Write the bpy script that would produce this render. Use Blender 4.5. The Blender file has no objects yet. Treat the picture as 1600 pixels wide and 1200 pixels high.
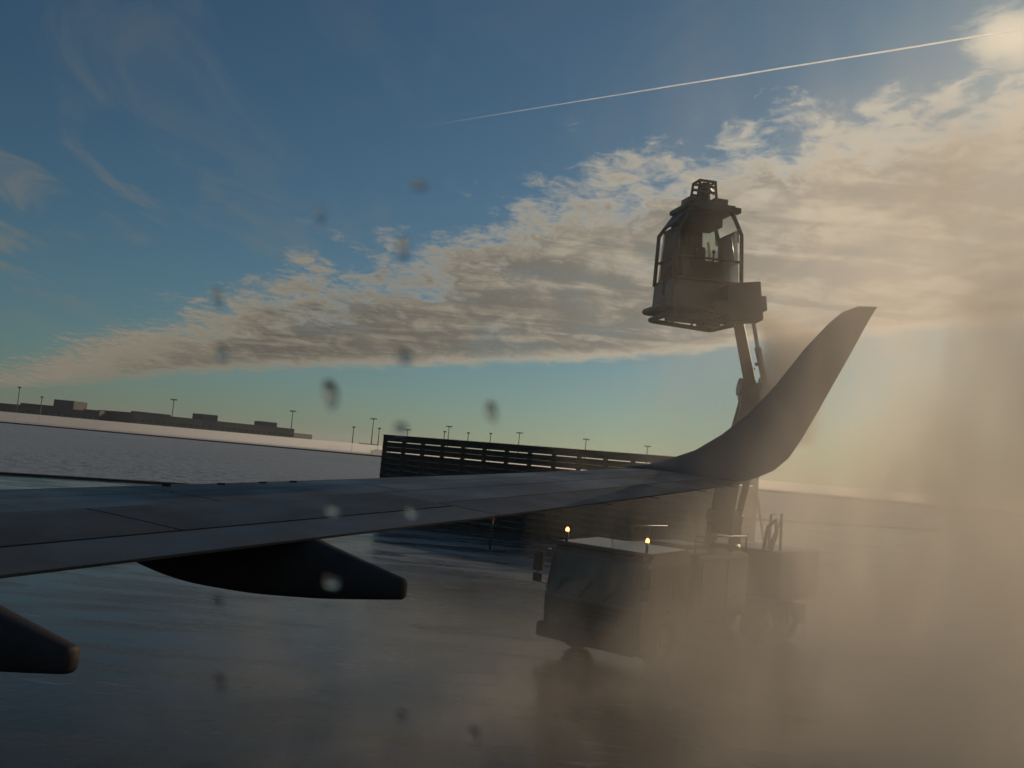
import bpy, bmesh, math, random
from mathutils import Vector, Matrix, noise as mnoise

random.seed(7)
SC = bpy.context.scene
COL = SC.collection
R = math.radians

# ------------------------------------------------------------------ camera
EYE = 3.9
YAW = R(20)
d0 = Vector((-math.sin(YAW), math.cos(YAW), 0))      # horizontal view direction
r0 = Vector((math.cos(YAW), math.sin(YAW), 0))       # horizontal right
FPX = 1500.0
rho = math.atan(.09)
pit = math.atan(117.5 / 1500)
Fv = d0 * math.cos(pit) + Vector((0, 0, 1)) * math.sin(pit)
U0 = r0.cross(Fv)
Rv = r0 * math.cos(rho) + U0 * math.sin(rho)
Uv = Rv.cross(Fv)
CAM = Vector((0, 0, EYE))
cd = bpy.data.cameras.new('camera')
cam = bpy.data.objects.new('camera', cd)
COL.objects.link(cam)
m = Matrix((Rv, Uv, -Fv)).transposed().to_4x4()
m.translation = CAM
cam.matrix_world = m
cd.sensor_width = 36
cd.lens = 36 * FPX / 1600
cd.clip_start = .02
cd.clip_end = 200000
cd.dof.use_dof = True
cd.dof.focus_distance = 45
cd.dof.aperture_fstop = 9
SC.camera = cam

# ------------------------------------------------------------------ light
SUN_AZ, SUN_EL = 37 - 20, 19          # degrees from +Y towards +X, and above the horizon
SKY_STRENGTH = .082
EXPOSURE = -1.3
sun_dir = Vector((math.sin(R(SUN_AZ)) * math.cos(R(SUN_EL)), math.cos(R(SUN_AZ)) * math.cos(R(SUN_EL)), math.sin(R(SUN_EL))))
sl = bpy.data.lights.new('sun', 'SUN')
sl.energy = 5.0
sl.angle = R(.53)
sl.color = (1.0, .73, .45)
so = bpy.data.objects.new('sun', sl)
COL.objects.link(so)
so.rotation_euler = (-sun_dir).to_track_quat('-Z', 'Y').to_euler()
so.location = (0, 0, 60)
vs = SC.view_settings
vs.view_transform = 'Standard'
vs.look = 'None'
vs.gamma = 1
vs.use_curve_mapping = False
vs.exposure = EXPOSURE
SC.cycles.volume_step_rate = 1.3
SC.cycles.volume_preview_step_rate = 1.0
SC.cycles.volume_bounces = 3
SC.cycles.max_bounces = 8
SC.cycles.caustics_reflective = False
SC.cycles.caustics_refractive = False
SC.cycles.sample_clamp_indirect = 3
SC.cycles.use_denoising = True


class NT:
    """small node helper"""
    def __init__(s, tree):
        s.t = tree
    def n(s, typ, **kw):
        x = s.t.nodes.new(typ)
        for k, v in kw.items():
            setattr(x, k, v)
        return x
    def put(s, sock, v):
        if isinstance(v, bpy.types.NodeSocket):
            s.t.links.new(v, sock)
        elif v is not None:
            if isinstance(v, Vector):
                v = tuple(v)
            if isinstance(v, tuple) and len(v) == 3 and sock.type == 'RGBA':
                v = v + (1,)
            sock.default_value = v
    def m(s, op, a, b=None, c=None, clamp=False):
        x = s.n('ShaderNodeMath', operation=op, use_clamp=clamp)
        for i, v in enumerate((a, b, c)):
            s.put(x.inputs[i], v)
        return x.outputs[0]
    def v(s, op, a, b=None, sc=None):
        x = s.n('ShaderNodeVectorMath', operation=op)
        s.put(x.inputs[0], a)
        if b is not None:
            s.put(x.inputs[1], b)
        if sc is not None:
            s.put(x.inputs[3], sc)
        return x.outputs['Value'] if op in ('DOT_PRODUCT', 'LENGTH') else x.outputs[0]
    def ss(s, x, lo, hi, a=0., b=1.):
        q = s.n('ShaderNodeMapRange', interpolation_type='SMOOTHSTEP')
        s.put(q.inputs[0], x)
        for i, v in enumerate((lo, hi, a, b)):
            s.put(q.inputs[1 + i], v)
        return q.outputs[0]
    def noise(s, vec, scale, detail=4., rough=.55, dist=0.):
        q = s.n('ShaderNodeTexNoise')
        s.put(q.inputs['Vector'], vec)
        for k, v in (('Scale', scale), ('Detail', detail), ('Roughness', rough), ('Distortion', dist)):
            s.put(q.inputs[k], v)
        return q.outputs[0]
    def mix(s, f, a, b, blend='MIX'):
        q = s.n('ShaderNodeMix', data_type='RGBA', blend_type=blend)
        s.put(q.inputs[0], f)
        s.put(q.inputs[6], a)
        s.put(q.inputs[7], b)
        return q.outputs[2]
    def comb(s, x, y, z):
        q = s.n('ShaderNodeCombineXYZ')
        for i, v in enumerate((x, y, z)):
            s.put(q.inputs[i], v)
        return q.outputs[0]
    def curve(s, x, pts, ymax):
        q = s.n('ShaderNodeFloatCurve')
        c = q.mapping.curves[0]
        pts = [((p[0] + 60) / 120, p[1] / ymax) for p in pts]
        while len(c.points) < len(pts):
            c.points.new(.5, .5)
        for p, (u, w) in zip(c.points, pts):
            p.location = (u, w)
            p.handle_type = 'VECTOR'
        q.mapping.update()
        s.put(q.inputs['Value'], x)
        return s.m('MULTIPLY', q.outputs[0], ymax)


# ------------------------------------------------------------------ sky
W = bpy.data.worlds.new('World')
SC.world = W
W.use_nodes = True
T = NT(W.node_tree)
W.node_tree.nodes.clear()
out = T.n('ShaderNodeOutputWorld')
bg = T.n('ShaderNodeBackground')
W.node_tree.links.new(bg.outputs[0], out.inputs[0])
sky = T.n('ShaderNodeTexSky', sky_type='NISHITA')
sky.sun_disc = False
sky.sun_elevation = R(SUN_EL)
sky.sun_rotation = R(SUN_AZ)
sky.air_density = 1.0
sky.dust_density = .6
sky.ozone_density = 2.0
tc = T.n('ShaderNodeTexCoord').outputs['Generated']
D = T.v('NORMALIZE', tc)
ca = T.v('DOT_PRODUCT', D, r0)
cb = T.v('DOT_PRODUCT', D, d0)
cz = T.v('DOT_PRODUCT', D, (0., 0., 1.))
az = T.m('DEGREES', T.m('ARCTAN2', ca, cb))
el = T.m('DEGREES', T.m('ARCSINE', cz))
t01 = T.m('DIVIDE', T.m('ADD', az, 60.), 120., clamp=True)
up_el = T.curve(t01, [(-60, -1), (-34, .4), (-27, 1.9), (-22, 5.2), (-17.5, 7.4), (-13.1, 10.2), (-9.9, 11.6), (-4.7, 12.8), (-1.8, 14.7), (2.6, 17.2), (10.2, 19.8), (15.7, 20.2), (20.2, 21.4), (24.2, 21.9), (27.3, 23.6), (36, 27), (60, 30)], 40.)
lo_el = T.curve(t01, [(-60, 0), (-27, 1.5), (-18.5, 3.3), (-11.4, 4.4), (-3.9, 5.3), (3.7, 6.2), (11.2, 7.3), (14.8, 8.2), (28, 9.6), (60, 12)], 40.)
zz = T.m('ADD', T.m('MAXIMUM', cz, 0.), .10)
q = T.comb(T.m('DIVIDE', ca, zz), T.m('DIVIDE', cb, zz), 0.)
qs = T.v('MULTIPLY', q, (1., .55, 1.))
nbig = T.noise(qs, 2.2, 3., .5, .3)
nmid = T.noise(qs, 7., 6., .62, .5)
nfin = T.noise(T.v('ADD', q, (3.7, 1.2, 0.)), 15., 5., .6, .8)
dup = T.m('SUBTRACT', up_el, el)
wob = T.m('ADD', T.m('MULTIPLY', T.m('SUBTRACT', nmid, .5), 9.5), T.m('MULTIPLY', T.m('SUBTRACT', nbig, .5), 7.))
thick = T.ss(az, -27., -8., .22, 1.)
dupw = T.m('ADD', dup, T.m('MULTIPLY', wob, thick))
dupw2 = T.m('ADD', dupw, T.m('MULTIPLY', T.m('SUBTRACT', nfin, .5), 5.0))
s_up = T.ss(dupw2, T.ss(az, -27., -6., -1.4, -.4), T.ss(az, -27., -6., .5, 3.4))
dlo = T.m('ADD', T.m('SUBTRACT', el, lo_el), T.m('MULTIPLY', T.m('SUBTRACT', nmid, .5), 1.2))
s_lo = T.ss(dlo, -.35, .35)
nstr = T.noise(T.v('MULTIPLY', T.v('ADD', q, (1.3, 7.7, 0.)), (.30, 1., 1.)), 4.2, 6., .62, .5)
hole = T.ss(T.m('ADD', nbig, T.m('MULTIPLY', nstr, .5)), .58, .75, .80, .97)
cover = T.m('MULTIPLY', T.m('MULTIPLY', s_up, s_lo), hole)
# small puffs broken off above the edge
puff = T.m('MULTIPLY', T.ss(nmid, .60, .70), T.m('MULTIPLY', T.ss(dup, -4., -.5), T.ss(az, -8., 3.)))
cover = T.m('MAXIMUM', cover, T.m('MULTIPLY', puff, T.m('MULTIPLY', s_lo, .8)))
# one round puff high on the right
dpx = T.m('SUBTRACT', az, 26.6)
dpy = T.m('MULTIPLY', T.m('SUBTRACT', el, 24.1), 1.6)
rr = T.m('SQRT', T.m('ADD', T.m('MULTIPLY', dpx, dpx), T.m('MULTIPLY', dpy, dpy)))
rr = T.m('ADD', rr, T.m('MULTIPLY', T.m('SUBTRACT', nfin, .5), 3.5))
hp = T.ss(rr, .6, 3.1, .9, 0.)
cover = T.m('MAXIMUM', cover, hp)
# brightness: sunlit rims, duller belly
rim = T.ss(dupw2, .8, 4.6, 1., 0.)
rimlo = T.m('MULTIPLY', T.ss(dlo, .1, .9, .75, 0.), 1.)
lump = T.m('MULTIPLY', T.ss(T.m('ADD', T.m('MULTIPLY', nstr, .6), T.m('MULTIPLY', nmid, .45)), .46, .68), T.m('ADD', .6, T.m('MULTIPLY', nfin, .7)))
lit = T.m('MAXIMUM', T.m('MAXIMUM', T.m('MULTIPLY', rim, T.m('ADD', .45, T.m('MULTIPLY', nfin, .9))), rimlo), T.m('MULTIPLY', lump, .60), clamp=True)
cosun = T.v('DOT_PRODUCT', D, tuple(sun_dir))
prox = T.m('POWER', T.m('MAXIMUM', cosun, 0.), 5.)
ccol = T.mix(lit, (.50, .455, .375), (1.36, 1.19, .90))
gain = T.m('ADD', .42, T.m('MULTIPLY', prox, 1.25))
ccol = T.v('SCALE', ccol, sc=gain)
# thin high cirrus
qc = T.v('MULTIPLY', T.v('ADD', q, (9.1, 4.4, 0.)), (1., .42, 1.))
cir = T.noise(qc, 2.6, 7., .6, 1.1)
cirm = T.m('ADD', T.m('MULTIPLY', T.ss(az, -32., -10., 1., .35), T.m('MULTIPLY', T.ss(el, 3., 8.), T.ss(el, 11., 17., 1., .35))), 0.)
circ = T.m('MULTIPLY', T.ss(cir, .47, .68), T.m('MULTIPLY', cirm, .75))
skyc = T.v('SCALE', sky.outputs[0], sc=SKY_STRENGTH)
skyc = T.mix(1., skyc, (.66, .98, 1.08), 'MULTIPLY')
skyc = T.mix(circ, skyc, T.v('SCALE', T.mix(0., (.44, .47, .44), (1., 1., 1.)), sc=T.m('ADD', .85, T.m('MULTIPLY', prox, .6))))
fin = T.mix(cover, skyc, ccol)
W.node_tree.links.new(fin, bg.inputs[0])
bg.inputs[1].default_value = 1.0


# ------------------------------------------------------------------ helpers
def ray(x, y):
    return Fv + Rv * ((x - 800) / FPX) + Uv * ((600 - y) / FPX)
def atD(x, y, Dp):
    v = ray(x, y)
    return CAM + v * (Dp / v.dot(d0))
def atY(x, y, Y):
    v = ray(x, y)
    return CAM + v * (Y / v.y)
def gnd(x, y, z=0.):
    v = ray(x, y)
    return CAM + v * ((z - EYE) / v.z)
def wc(a, b, z=0.):
    return r0 * a + d0 * b + Vector((0, 0, z))

def tag(o, label=None, cat=None, group=None, kind=None):
    for k, v in (('label', label), ('category', cat), ('group', group), ('kind', kind)):
        if v:
            o[k] = v
    return o

def empty(name, M=None):
    o = bpy.data.objects.new(name, None)
    o.empty_display_size = .3
    COL.objects.link(o)
    if M is not None:
        o.matrix_world = M if isinstance(M, Matrix) else Matrix.Translation(M)
    return o

class MB:
    def __init__(s):
        s.b = bmesh.new()
    def box(s, c, size, M=None, taper=1.0, bev=0):
        hx, hy, hz = size[0] / 2, size[1] / 2, size[2] / 2
        vs_ = []
        for z in (-1, 1):
            k = taper if z > 0 else 1.
            for x, y in ((-1, -1), (1, -1), (1, 1), (-1, 1)):
                p = Vector((x * hx * k, y * hy * k, z * hz))
                if M:
                    p = M @ p
                vs_.append(s.b.verts.new(Vector(c) + p))
        fs = [s.b.faces.new([vs_[i] for i in f]) for f in ((3, 2, 1, 0), (4, 5, 6, 7), (0, 1, 5, 4), (1, 2, 6, 5), (2, 3, 7, 6), (3, 0, 4, 7))]
        if bev:
            es = {e for f in fs for e in f.edges}
            bmesh.ops.bevel(s.b, geom=list(es), offset=bev, segments=2, affect='EDGES', profile=.6)
        return s
    def tube(s, pts, r, n=10, caps=True):
        pts = [Vector(p) for p in pts]
        rs = r if isinstance(r, (list, tuple)) else [r] * len(pts)
        rings = []
        ref = None
        for i, p in enumerate(pts):
            t = (pts[min(i + 1, len(pts) - 1)] - pts[max(i - 1, 0)]).normalized()
            if ref is None:
                ref = t.orthogonal().normalized()
            ref = (ref - t * ref.dot(t)).normalized()
            bn = t.cross(ref)
            rings.append([s.b.verts.new(p + (ref * math.cos(2 * math.pi * k / n) + bn * math.sin(2 * math.pi * k / n)) * rs[i]) for k in range(n)])
        for a, c in zip(rings, rings[1:]):
            for k in range(n):
                s.b.faces.new((a[k], a[(k + 1) % n], c[(k + 1) % n], c[k])).smooth = True
        if caps:
            s.b.faces.new(rings[0][::-1])
            s.b.faces.new(rings[-1])
        return s
    def loft(s, secs, closed=True, caps=True, smooth=True):
        rings = [[s.b.verts.new(Vector(p)) for p in sec] for sec in secs]
        n = len(rings[0])
        for a, c in zip(rings, rings[1:]):
            for k in range(n if closed else n - 1):
                s.b.faces.new((a[k], a[(k + 1) % n], c[(k + 1) % n], c[k])).smooth = smooth
        if caps and closed:
            s.b.faces.new(rings[0][::-1])
            s.b.faces.new(rings[-1])
        return s
    def ball(s, c, r, seg=12, sc=(1, 1, 1)):
        M = Matrix.Translation(c) @ Matrix.Diagonal((sc[0], sc[1], sc[2], 1))
        g = bmesh.ops.create_uvsphere(s.b, u_segments=seg, v_segments=max(6, seg // 2 + 2), radius=r, matrix=M)
        for v in g['verts']:
            for f in v.link_faces:
                f.smooth = True
        return s
    def mesh(s, name, mat):
        bmesh.ops.recalc_face_normals(s.b, faces=s.b.faces)
        me = bpy.data.meshes.new(name)
        s.b.to_mesh(me)
        s.b.free()
        if mat:
            me.materials.append(mat)
        return me
    def build(s, name, mat, parent=None, M=None, label=None):
        o = bpy.data.objects.new(name, s.mesh(name, mat))
        COL.objects.link(o)
        if parent:
            o.parent = parent
        if M is not None:
            o.matrix_local = M
        if label:
            o['label'] = label
        return o

def inst(o, parent, M):
    c = o.copy()
    COL.objects.link(c)
    c.parent = parent
    c.matrix_local = M
    return c

def mat(name, col, rough=.6, metal=0., var=.12, scale=6., bump=0., bscale=30., spec=.5, rvar=0., coat=0.):
    m_ = bpy.data.materials.new(name)
    m_.use_nodes = True
    t = NT(m_.node_tree)
    b = m_.node_tree.nodes['Principled BSDF']
    oc = t.n('ShaderNodeTexCoord').outputs['Object']
    n1 = t.noise(oc, scale, 5., .6, .2)
    c1 = tuple(x * (1 - var) for x in col)
    c2 = tuple(min(1, x * (1 + var)) for x in col)
    t.put(b.inputs['Base Color'], t.mix(t.ss(n1, .3, .7), c1, c2))
    b.inputs['Metallic'].default_value = metal
    b.inputs['Specular IOR Level'].default_value = spec
    if rvar:
        t.put(b.inputs['Roughness'], t.ss(t.noise(oc, scale * .7, 4.), .3, .7, max(.02, rough - rvar), rough + rvar))
    else:
        b.inputs['Roughness'].default_value = rough
    if coat:
        b.inputs['Coat Weight'].default_value = coat
        b.inputs['Coat Roughness'].default_value = .08
    if bump:
        bp = t.n('ShaderNodeBump')
        bp.inputs['Strength'].default_value = bump
        bp.inputs['Distance'].default_value = .02
        t.put(bp.inputs['Height'], t.noise(oc, bscale, 4., .6))
        t.put(b.inputs['Normal'], bp.outputs[0])
    return m_

def emis(name, col, st):
    m_ = bpy.data.materials.new(name)
    m_.use_nodes = True
    b = m_.node_tree.nodes['Principled BSDF']
    b.inputs['Base Color'].default_value = col + (1,)
    b.inputs['Emission Color'].default_value = col + (1,)
    b.inputs['Emission Strength'].default_value = st
    return m_

def glassy(name, tint=(.55, .62, .62), clear=.8):
    """thin window glass: transparent with a sharp reflection"""
    m_ = bpy.data.materials.new(name)
    m_.use_nodes = True
    t = NT(m_.node_tree)
    m_.node_tree.nodes.remove(m_.node_tree.nodes['Principled BSDF'])
    o = m_.node_tree.nodes['Material Output']
    tr = t.n('ShaderNodeBsdfTransparent')
    tr.inputs[0].default_value = tint + (1,)
    gl = t.n('ShaderNodeBsdfGlossy')
    gl.inputs['Roughness'].default_value = .04
    fr = t.n('ShaderNodeFresnel')
    fr.inputs[0].default_value = 1.12
    mx = t.n('ShaderNodeMixShader')
    t.put(mx.inputs[0], t.m('ADD', fr.outputs[0], (1 - clear) * .15, clamp=True))
    t.put(mx.inputs[1], tr.outputs[0])
    t.put(mx.inputs[2], gl.outputs[0])
    t.put(o.inputs[0], mx.outputs[0])
    return m_


# ------------------------------------------------------------------ setting: ground, apron, taxiway
def ground_mat():
    m_ = bpy.data.materials.new('frosted_field')
    m_.use_nodes = True
    t = NT(m_.node_tree)
    b = m_.node_tree.nodes['Principled BSDF']
    P = t.n('ShaderNodeNewGeometry').outputs['Position']
    big = t.noise(P, .02, 4., .5)
    tuft = t.noise(P, .9, 6., .7)
    tuft2 = t.noise(P, 3.2, 3., .6)
    f = t.ss(t.m('ADD', t.m('MULTIPLY', tuft, .65), t.m('MULTIPLY', tuft2, .35)), .47, .60)
    base = t.mix(f, (.29, .37, .46), (.06, .065, .068))
    base = t.mix(t.ss(big, .35, .65), base, (.26, .335, .42))
    t.put(b.inputs['Base Color'], base)
    b.inputs['Roughness'].default_value = .75
    bp = t.n('ShaderNodeBump')
    bp.inputs['Strength'].default_value = .9
    bp.inputs['Distance'].default_value = .25
    t.put(bp.inputs['Height'], tuft)
    t.put(b.inputs['Normal'], bp.outputs[0])
    return m_

def apron_mat():
    m_ = bpy.data.materials.new('wet_apron')
    m_.use_nodes = True
    t = NT(m_.node_tree)
    b = m_.node_tree.nodes['Principled BSDF']
    P = t.n('ShaderNodeNewGeometry').outputs['Position']
    u = t.v('DOT_PRODUCT', P, r0)
    w = t.v('DOT_PRODUCT', P, d0)
    Q = t.comb(t.m('MULTIPLY', u, .22), w, 0.)             # tracks run across the view
    st = t.noise(Q, .75, 6., .62, .6)
    st2 = t.noise(Q, 4.5, 4., .6, .3)
    pt = t.noise(P, .16, 4., .55, .5)
    fine = t.noise(P, 22., 3., .6)
    wet = t.ss(t.m('ADD', t.m('MULTIPLY', st, .5), t.m('MULTIPLY', pt, .5)), .36, .60)   # 1 = standing water
    dry = t.mix(t.ss(st2, .3, .7), (.050, .046, .041), (.075, .070, .062))
    wetc = t.mix(fine, (.024, .022, .020), (.034, .031, .028))
    colr = t.mix(wet, dry, wetc)
    # thin ice and slush left in bands further out
    far = t.m('MULTIPLY', t.ss(w, 27., 36.), t.ss(w, 54., 46.))
    ice = t.m('MULTIPLY', far, t.ss(st, .42, .60))
    tr_ = t.ss(st2, .55, .66)
    ice2 = t.m('MAXIMUM', ice, t.m('MULTIPLY', t.m('MULTIPLY', tr_, t.ss(pt, .46, .60)), .65))
    colr = t.mix(ice2, colr, (.20, .22, .24))
    # slab joints, 7.5 m apart
    t.put(b.inputs['Base Color'], colr)
    rg = t.m('ADD', t.ss(wet, 0., 1., .32, .14), t.m('MULTIPLY', ice2, .18))
    t.put(b.inputs['Roughness'], t.m('ADD', rg, t.m('MULTIPLY', t.m('SUBTRACT', st2, .5), .10)))
    b.inputs['IOR'].default_value = 1.27
    bp = t.n('ShaderNodeBump')
    bp.inputs['Strength'].default_value = .22
    bp.inputs['Distance'].default_value = .02
    t.put(bp.inputs['Height'], t.m('ADD', t.noise(P, 5., 3., .6), t.m('MULTIPLY', fine, .25)))
    t.put(b.inputs['Normal'], bp.outputs[0])
    return m_

def sheet(name, pts, z, mt, thick=0.):
    b = bmesh.new()
    vs_ = [b.verts.new(Vector((p.x, p.y, z))) for p in pts]
    b.faces.new(vs_)
    if b.faces[:] and (b.faces.ensure_lookup_table() or b.faces[0].normal.z < 0):
        b.faces[0].normal_flip()
    me = bpy.data.meshes.new(name)
    b.to_mesh(me)
    b.free()
    me.materials.append(mt)
    o = bpy.data.objects.new(name, me)
    COL.objects.link(o)
    return o

M_field = ground_mat()
tag(sheet('ground', [wc(-3500, -900), wc(3500, -900), wc(3500, 5200), wc(-3500, 5200)], 0., M_field), kind='structure')
M_apron = apron_mat()
e1, e2 = gnd(0, 742), gnd(150, 751)
dirE = (e2 - e1).normalized()
def onedge(s_):
    return e1 + dirE * s_
tag(sheet('apron', [onedge(-120), onedge(190), onedge(190) - d0 * 120, onedge(-120) - d0 * 120], .02, M_apron), kind='structure')
M_kerb = mat('dark_kerb', (.03, .03, .03), .7)
b = MB()
kd = Vector((-dirE.y, dirE.x, 0))
kc = onedge(35) + kd * .5
b.box((kc.x, kc.y, .08), (310, .9, .16), Matrix.Rotation(math.atan2(dirE.y, dirE.x), 3, 'Z'))
tag(b.build('apron_kerb', M_kerb), kind='structure')
# distant taxiway: pale, with a dark near edge
M_snow = mat('packed_snow', (.55, .54, .52), .6, var=.06, scale=.05)
M_edge = mat('taxiway_edge', (.03, .03, .032), .6)
f1, f2 = gnd(0, 660.5), gnd(600, 714.5)
dirF = (f2 - f1).normalized()
nF = Vector((-dirF.y, dirF.x, 0))
def onf(s_, k):
    return f1 + dirF * s_ + nF * k
tag(sheet('taxiway', [onf(-500, 14), onf(1500, 14), onf(1500, 330), onf(-500, 330)], .06, M_snow), kind='structure')
b = MB()
ec = onf(500, 6)
b.box((ec.x, ec.y, .25), (2000, 16, .5), Matrix.Rotation(math.atan2(dirF.y, dirF.x), 3, 'Z'))
tag(b.build('taxiway_edge', M_edge), kind='structure')

# ------------------------------------------------------------------ far terminal buildings
M_bld = mat('grey_cladding', (.06, .065, .07), .7, var=.15, scale=.15)
M_bld2 = mat('dark_cladding', (.035, .04, .045), .7, var=.15, scale=.2)
M_win = mat('far_glazing', (.03, .035, .04), .15)

def wall_block(name, parent, px0, px1, D0, D1, z1, depth, mt, windows=0, z0=0.):
    """long block whose front runs between two picture columns, D0 and D1 metres away"""
    a = atD(px0, 660, D0); c = atD(px1, 690, D1)
    a.z = c.z = 0
    t = (c - a)
    L = t.length
    t.normalize()
    n_ = Vector((-t.y, t.x, 0))
    if n_.dot(d0) < 0:
        n_ = -n_
    ctr = a + t * (L / 2) + n_ * (depth / 2)
    Mz = Matrix((t, n_, Vector((0, 0, 1)))).transposed()
    bb = MB().box((ctr.x, ctr.y, (z0 + z1) / 2), (L, depth, z1 - z0), Mz)
    o = bb.build(name, mt, parent)
    if windows:
        wme = None
        for k in range(windows):
            s_ = (k + .5) / windows * L
            p = a + t * s_ - n_ * .04
            M4 = Mz.to_4x4()
            M4.translation = Vector((p.x, p.y, z1 * .62))
            if wme is None:
                wme = MB().box((0, 0, 0), (L / windows * .62, .2, 1.6)).build('window', M_win, o, M4)
            else:
                inst(wme, o, M4)
    return o

t1 = empty('terminal_building', atD(60, 655, 560) * 1)
t1.location.z = 0
t1 = tag(t1, 'low dark terminal building at the left edge with a square box on its roof', 'building')
def par(o, p):
    """parent o to p keeping its place"""
    o.parent = p
    o.matrix_parent_inverse = p.matrix_world.inverted()
    return o
bpy.context.view_layer.update()
def reparent(objs, p):
    bpy.context.view_layer.update()
    for o in objs:
        par(o, p)
reparent([
    wall_block('wall', None, -60, 150, 560, 560, 10.0, 40, M_bld2, 22),
    wall_block('wall', None, 151, 192, 570, 575, 6.2, 30, M_bld2, 6),
    wall_block('roof_box', None, 80, 108, 562, 562, 15.0, 18, M_bld2, 0, 10.0),
    wall_block('roof_plant', None, 28, 74, 566, 566, 11.2, 14, M_bld2, 0, 10.0),
    wall_block('roof_plant', None, 128, 150, 566, 566, 10.9, 10, M_bld, 0, 10.0)], t1)
t2 = empty('pier_building', Vector((atD(340, 670, 620).x, atD(340, 670, 620).y, 0)))
tag(t2, 'long grey terminal pier stepping down to the right, with two boxes on its roof', 'building')
reparent([
    wall_block('wall', None, 206, 458, 560, 660, 11.4, 36, M_bld, 26),
    wall_block('wall', None, 459, 487, 662, 690, 8.8, 26, M_bld, 4),
    wall_block('wall', None, 488, 515, 691, 700, 5.0, 20, M_bld, 3),
    wall_block('roof_box', None, 315, 336, 604, 612, 15.0, 12, M_bld, 0, 11.4),
    wall_block('roof_box', None, 410, 430, 645, 652, 14.4, 12, M_bld, 0, 11.4),
    wall_block('parapet', None, 206, 262, 558.5, 580, 12.3, 2, M_bld2, 0, 11.4)], t2)
t3 = empty('low_shed', Vector((atD(590, 690, 780).x, atD(590, 690, 780).y, 0)))
tag(t3, 'very low far shed between the pier building and the blast fence', 'building')
reparent([
    wall_block('wall', None, 516, 606, 780, 780, 4.6, 20, M_bld2, 0),
    wall_block('roof_box', None, 564, 590, 781, 781, 6.2, 10, M_bld2, 0, 4.6)], t3)
# boxy ground vehicles left of the fence
M_dark = mat('far_dark_paint', (.04, .04, .045), .5)
M_tyre = mat('tyre_rubber', (.012, .012, .012), .85, var=.2)
for i, (px, dp, ln, lab) in enumerate(((526, 640, 7.5, 'tiny dark van parked at the right end of the pier building'), (599, 520, 9., 'small dark fuel truck just left of the blast fence end'))):
    p = atD(px, 690, dp); p.z = 0
    v = empty('ground_vehicle', p)
    v.rotation_euler[2] = YAW
    tag(v, lab, 'truck')
    MB().box((0, 0, 1.7), (ln, 2.4, 2.2), bev=.2).build('body', M_dark, v)
    MB().box((-ln / 2 - .9, 0, 1.4), (1.7, 2.3, 1.7), bev=.2).build('cab', M_dark, v)
    for sx in (-.6, .28):
        for sy in (-1, 1):
            MB().tube([(sx * ln, sy * 1.0, .5), (sx * ln, sy * 1.25, .5)], .5, 12).build('wheel', M_tyre, v)

# ------------------------------------------------------------------ light masts
M_pole = mat('mast_steel', (.07, .07, .07), .6)
def mast(px, ytop, dp, label, kind):
    top = atD(px, ytop, dp)
    base = Vector((top.x, top.y, 0))
    hgt = top.z
    r = empty('light_mast', base)
    r.rotation_euler[2] = YAW
    tag(r, label, 'lamp post', 'tall light masts along the horizon')
    k = dp / 500.
    MB().tube([(0, 0, 0), (0, 0, hgt)], [.34 * k, .2 * k], 8).build('pole', M_pole, r)
    w_ = (1.7 if kind == 't' else .8) * k
    hb = MB()
    hb.box((0, 0, hgt), (w_ * 2, .5 * k, .35 * k))
    hb.build('lamp_bar', M_pole, r)
    for s in (-.8, -.27, .27, .8) if kind == 't' else (-.5, .5):
        MB().box((s * w_, -.2, hgt - .35 * k), (.5 * k, .6 * k, .45 * k), taper=.7).build('lamp_head', M_pole, r)
for a in ((31, 605, 520, 'leftmost tall mast above the dark terminal building', 'n'),
          (66, 620, 540, 'short mast just left of the box on the terminal roof', 'n'),
          (272, 624, 640, 'tall mast with a crossbar above the long pier building', 't'),
          (458, 642, 760, 'tall mast with a crossbar at the step in the pier roof', 't'),
          (553, 667, 560, 'dark mast right of the pier building, left of the three open masts', 'n'),
          (584, 654, 760, 'tallest thin mast just left of the blast fence', 't'),
          (593, 669, 560, 'short mast beside the tallest one left of the fence', 'n'),
          (637, 671, 600, 'faint mast behind the left end of the blast fence', 't'),
          (695, 674, 560, 'short dark mast of the close pair above the fence', 'n'),
          (702, 666, 760, 'taller pale mast of the close pair above the fence', 't'),
          (732, 676, 560, 'mast above the fence just right of the close pair', 'n'),
          (767, 677, 560, 'dark mast above the middle of the blast fence', 'n'),
          (812, 676, 800, 'pale thin mast above the fence where the mist begins', 't'),
          (916, 686, 900, 'faint mast in the mist above the wing', 't'),
          (1012, 697, 900, 'faintest mast in the mist left of the winglet root', 't')):
    mast(*a)

# ------------------------------------------------------------------ blast fence
M_fence = mat('fence_slats', (.05, .047, .043), .85, var=.25, scale=1.5, spec=.2)
M_fpost = mat('fence_posts', (.05, .048, .045), .7)
fa = wc(-7.75, 60.5); fb = wc(11.4, 44.0)
ft = (fb - fa); FL = ft.length; ft.normalize()
fn = Vector((-ft.y, ft.x, 0))
if fn.dot(d0) < 0:
    fn = -fn
Mf = Matrix((ft, fn, Vector((0, 0, 1)))).transposed().to_4x4()
Mf.translation = fa
fence = empty('blast_fence', Mf)
tag(fence, 'dark slatted jet blast fence standing behind the wing', 'fence')
NB = 15
bw = FL / NB
FH = 4.75
pb = MB()
pb.box((0, .22, FH / 2), (.16, .22, FH))
pb.tube([(0, .3, FH * .75), (0, 2.0, .05)], .07, 6)
post0 = None
for k in range(NB + 1):
    M4 = Matrix.Translation((k * bw, 0, 0))
    if post0 is None:
        post0 = pb.build('post', M_fpost, fence, M4)
    else:
        inst(post0, fence, M4)
rows = []
z = FH
spec = [(.40, .05), (.30, .004), (.29, .055)] + [(.345, .005)] * 10 + [(.18, 0)]
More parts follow.
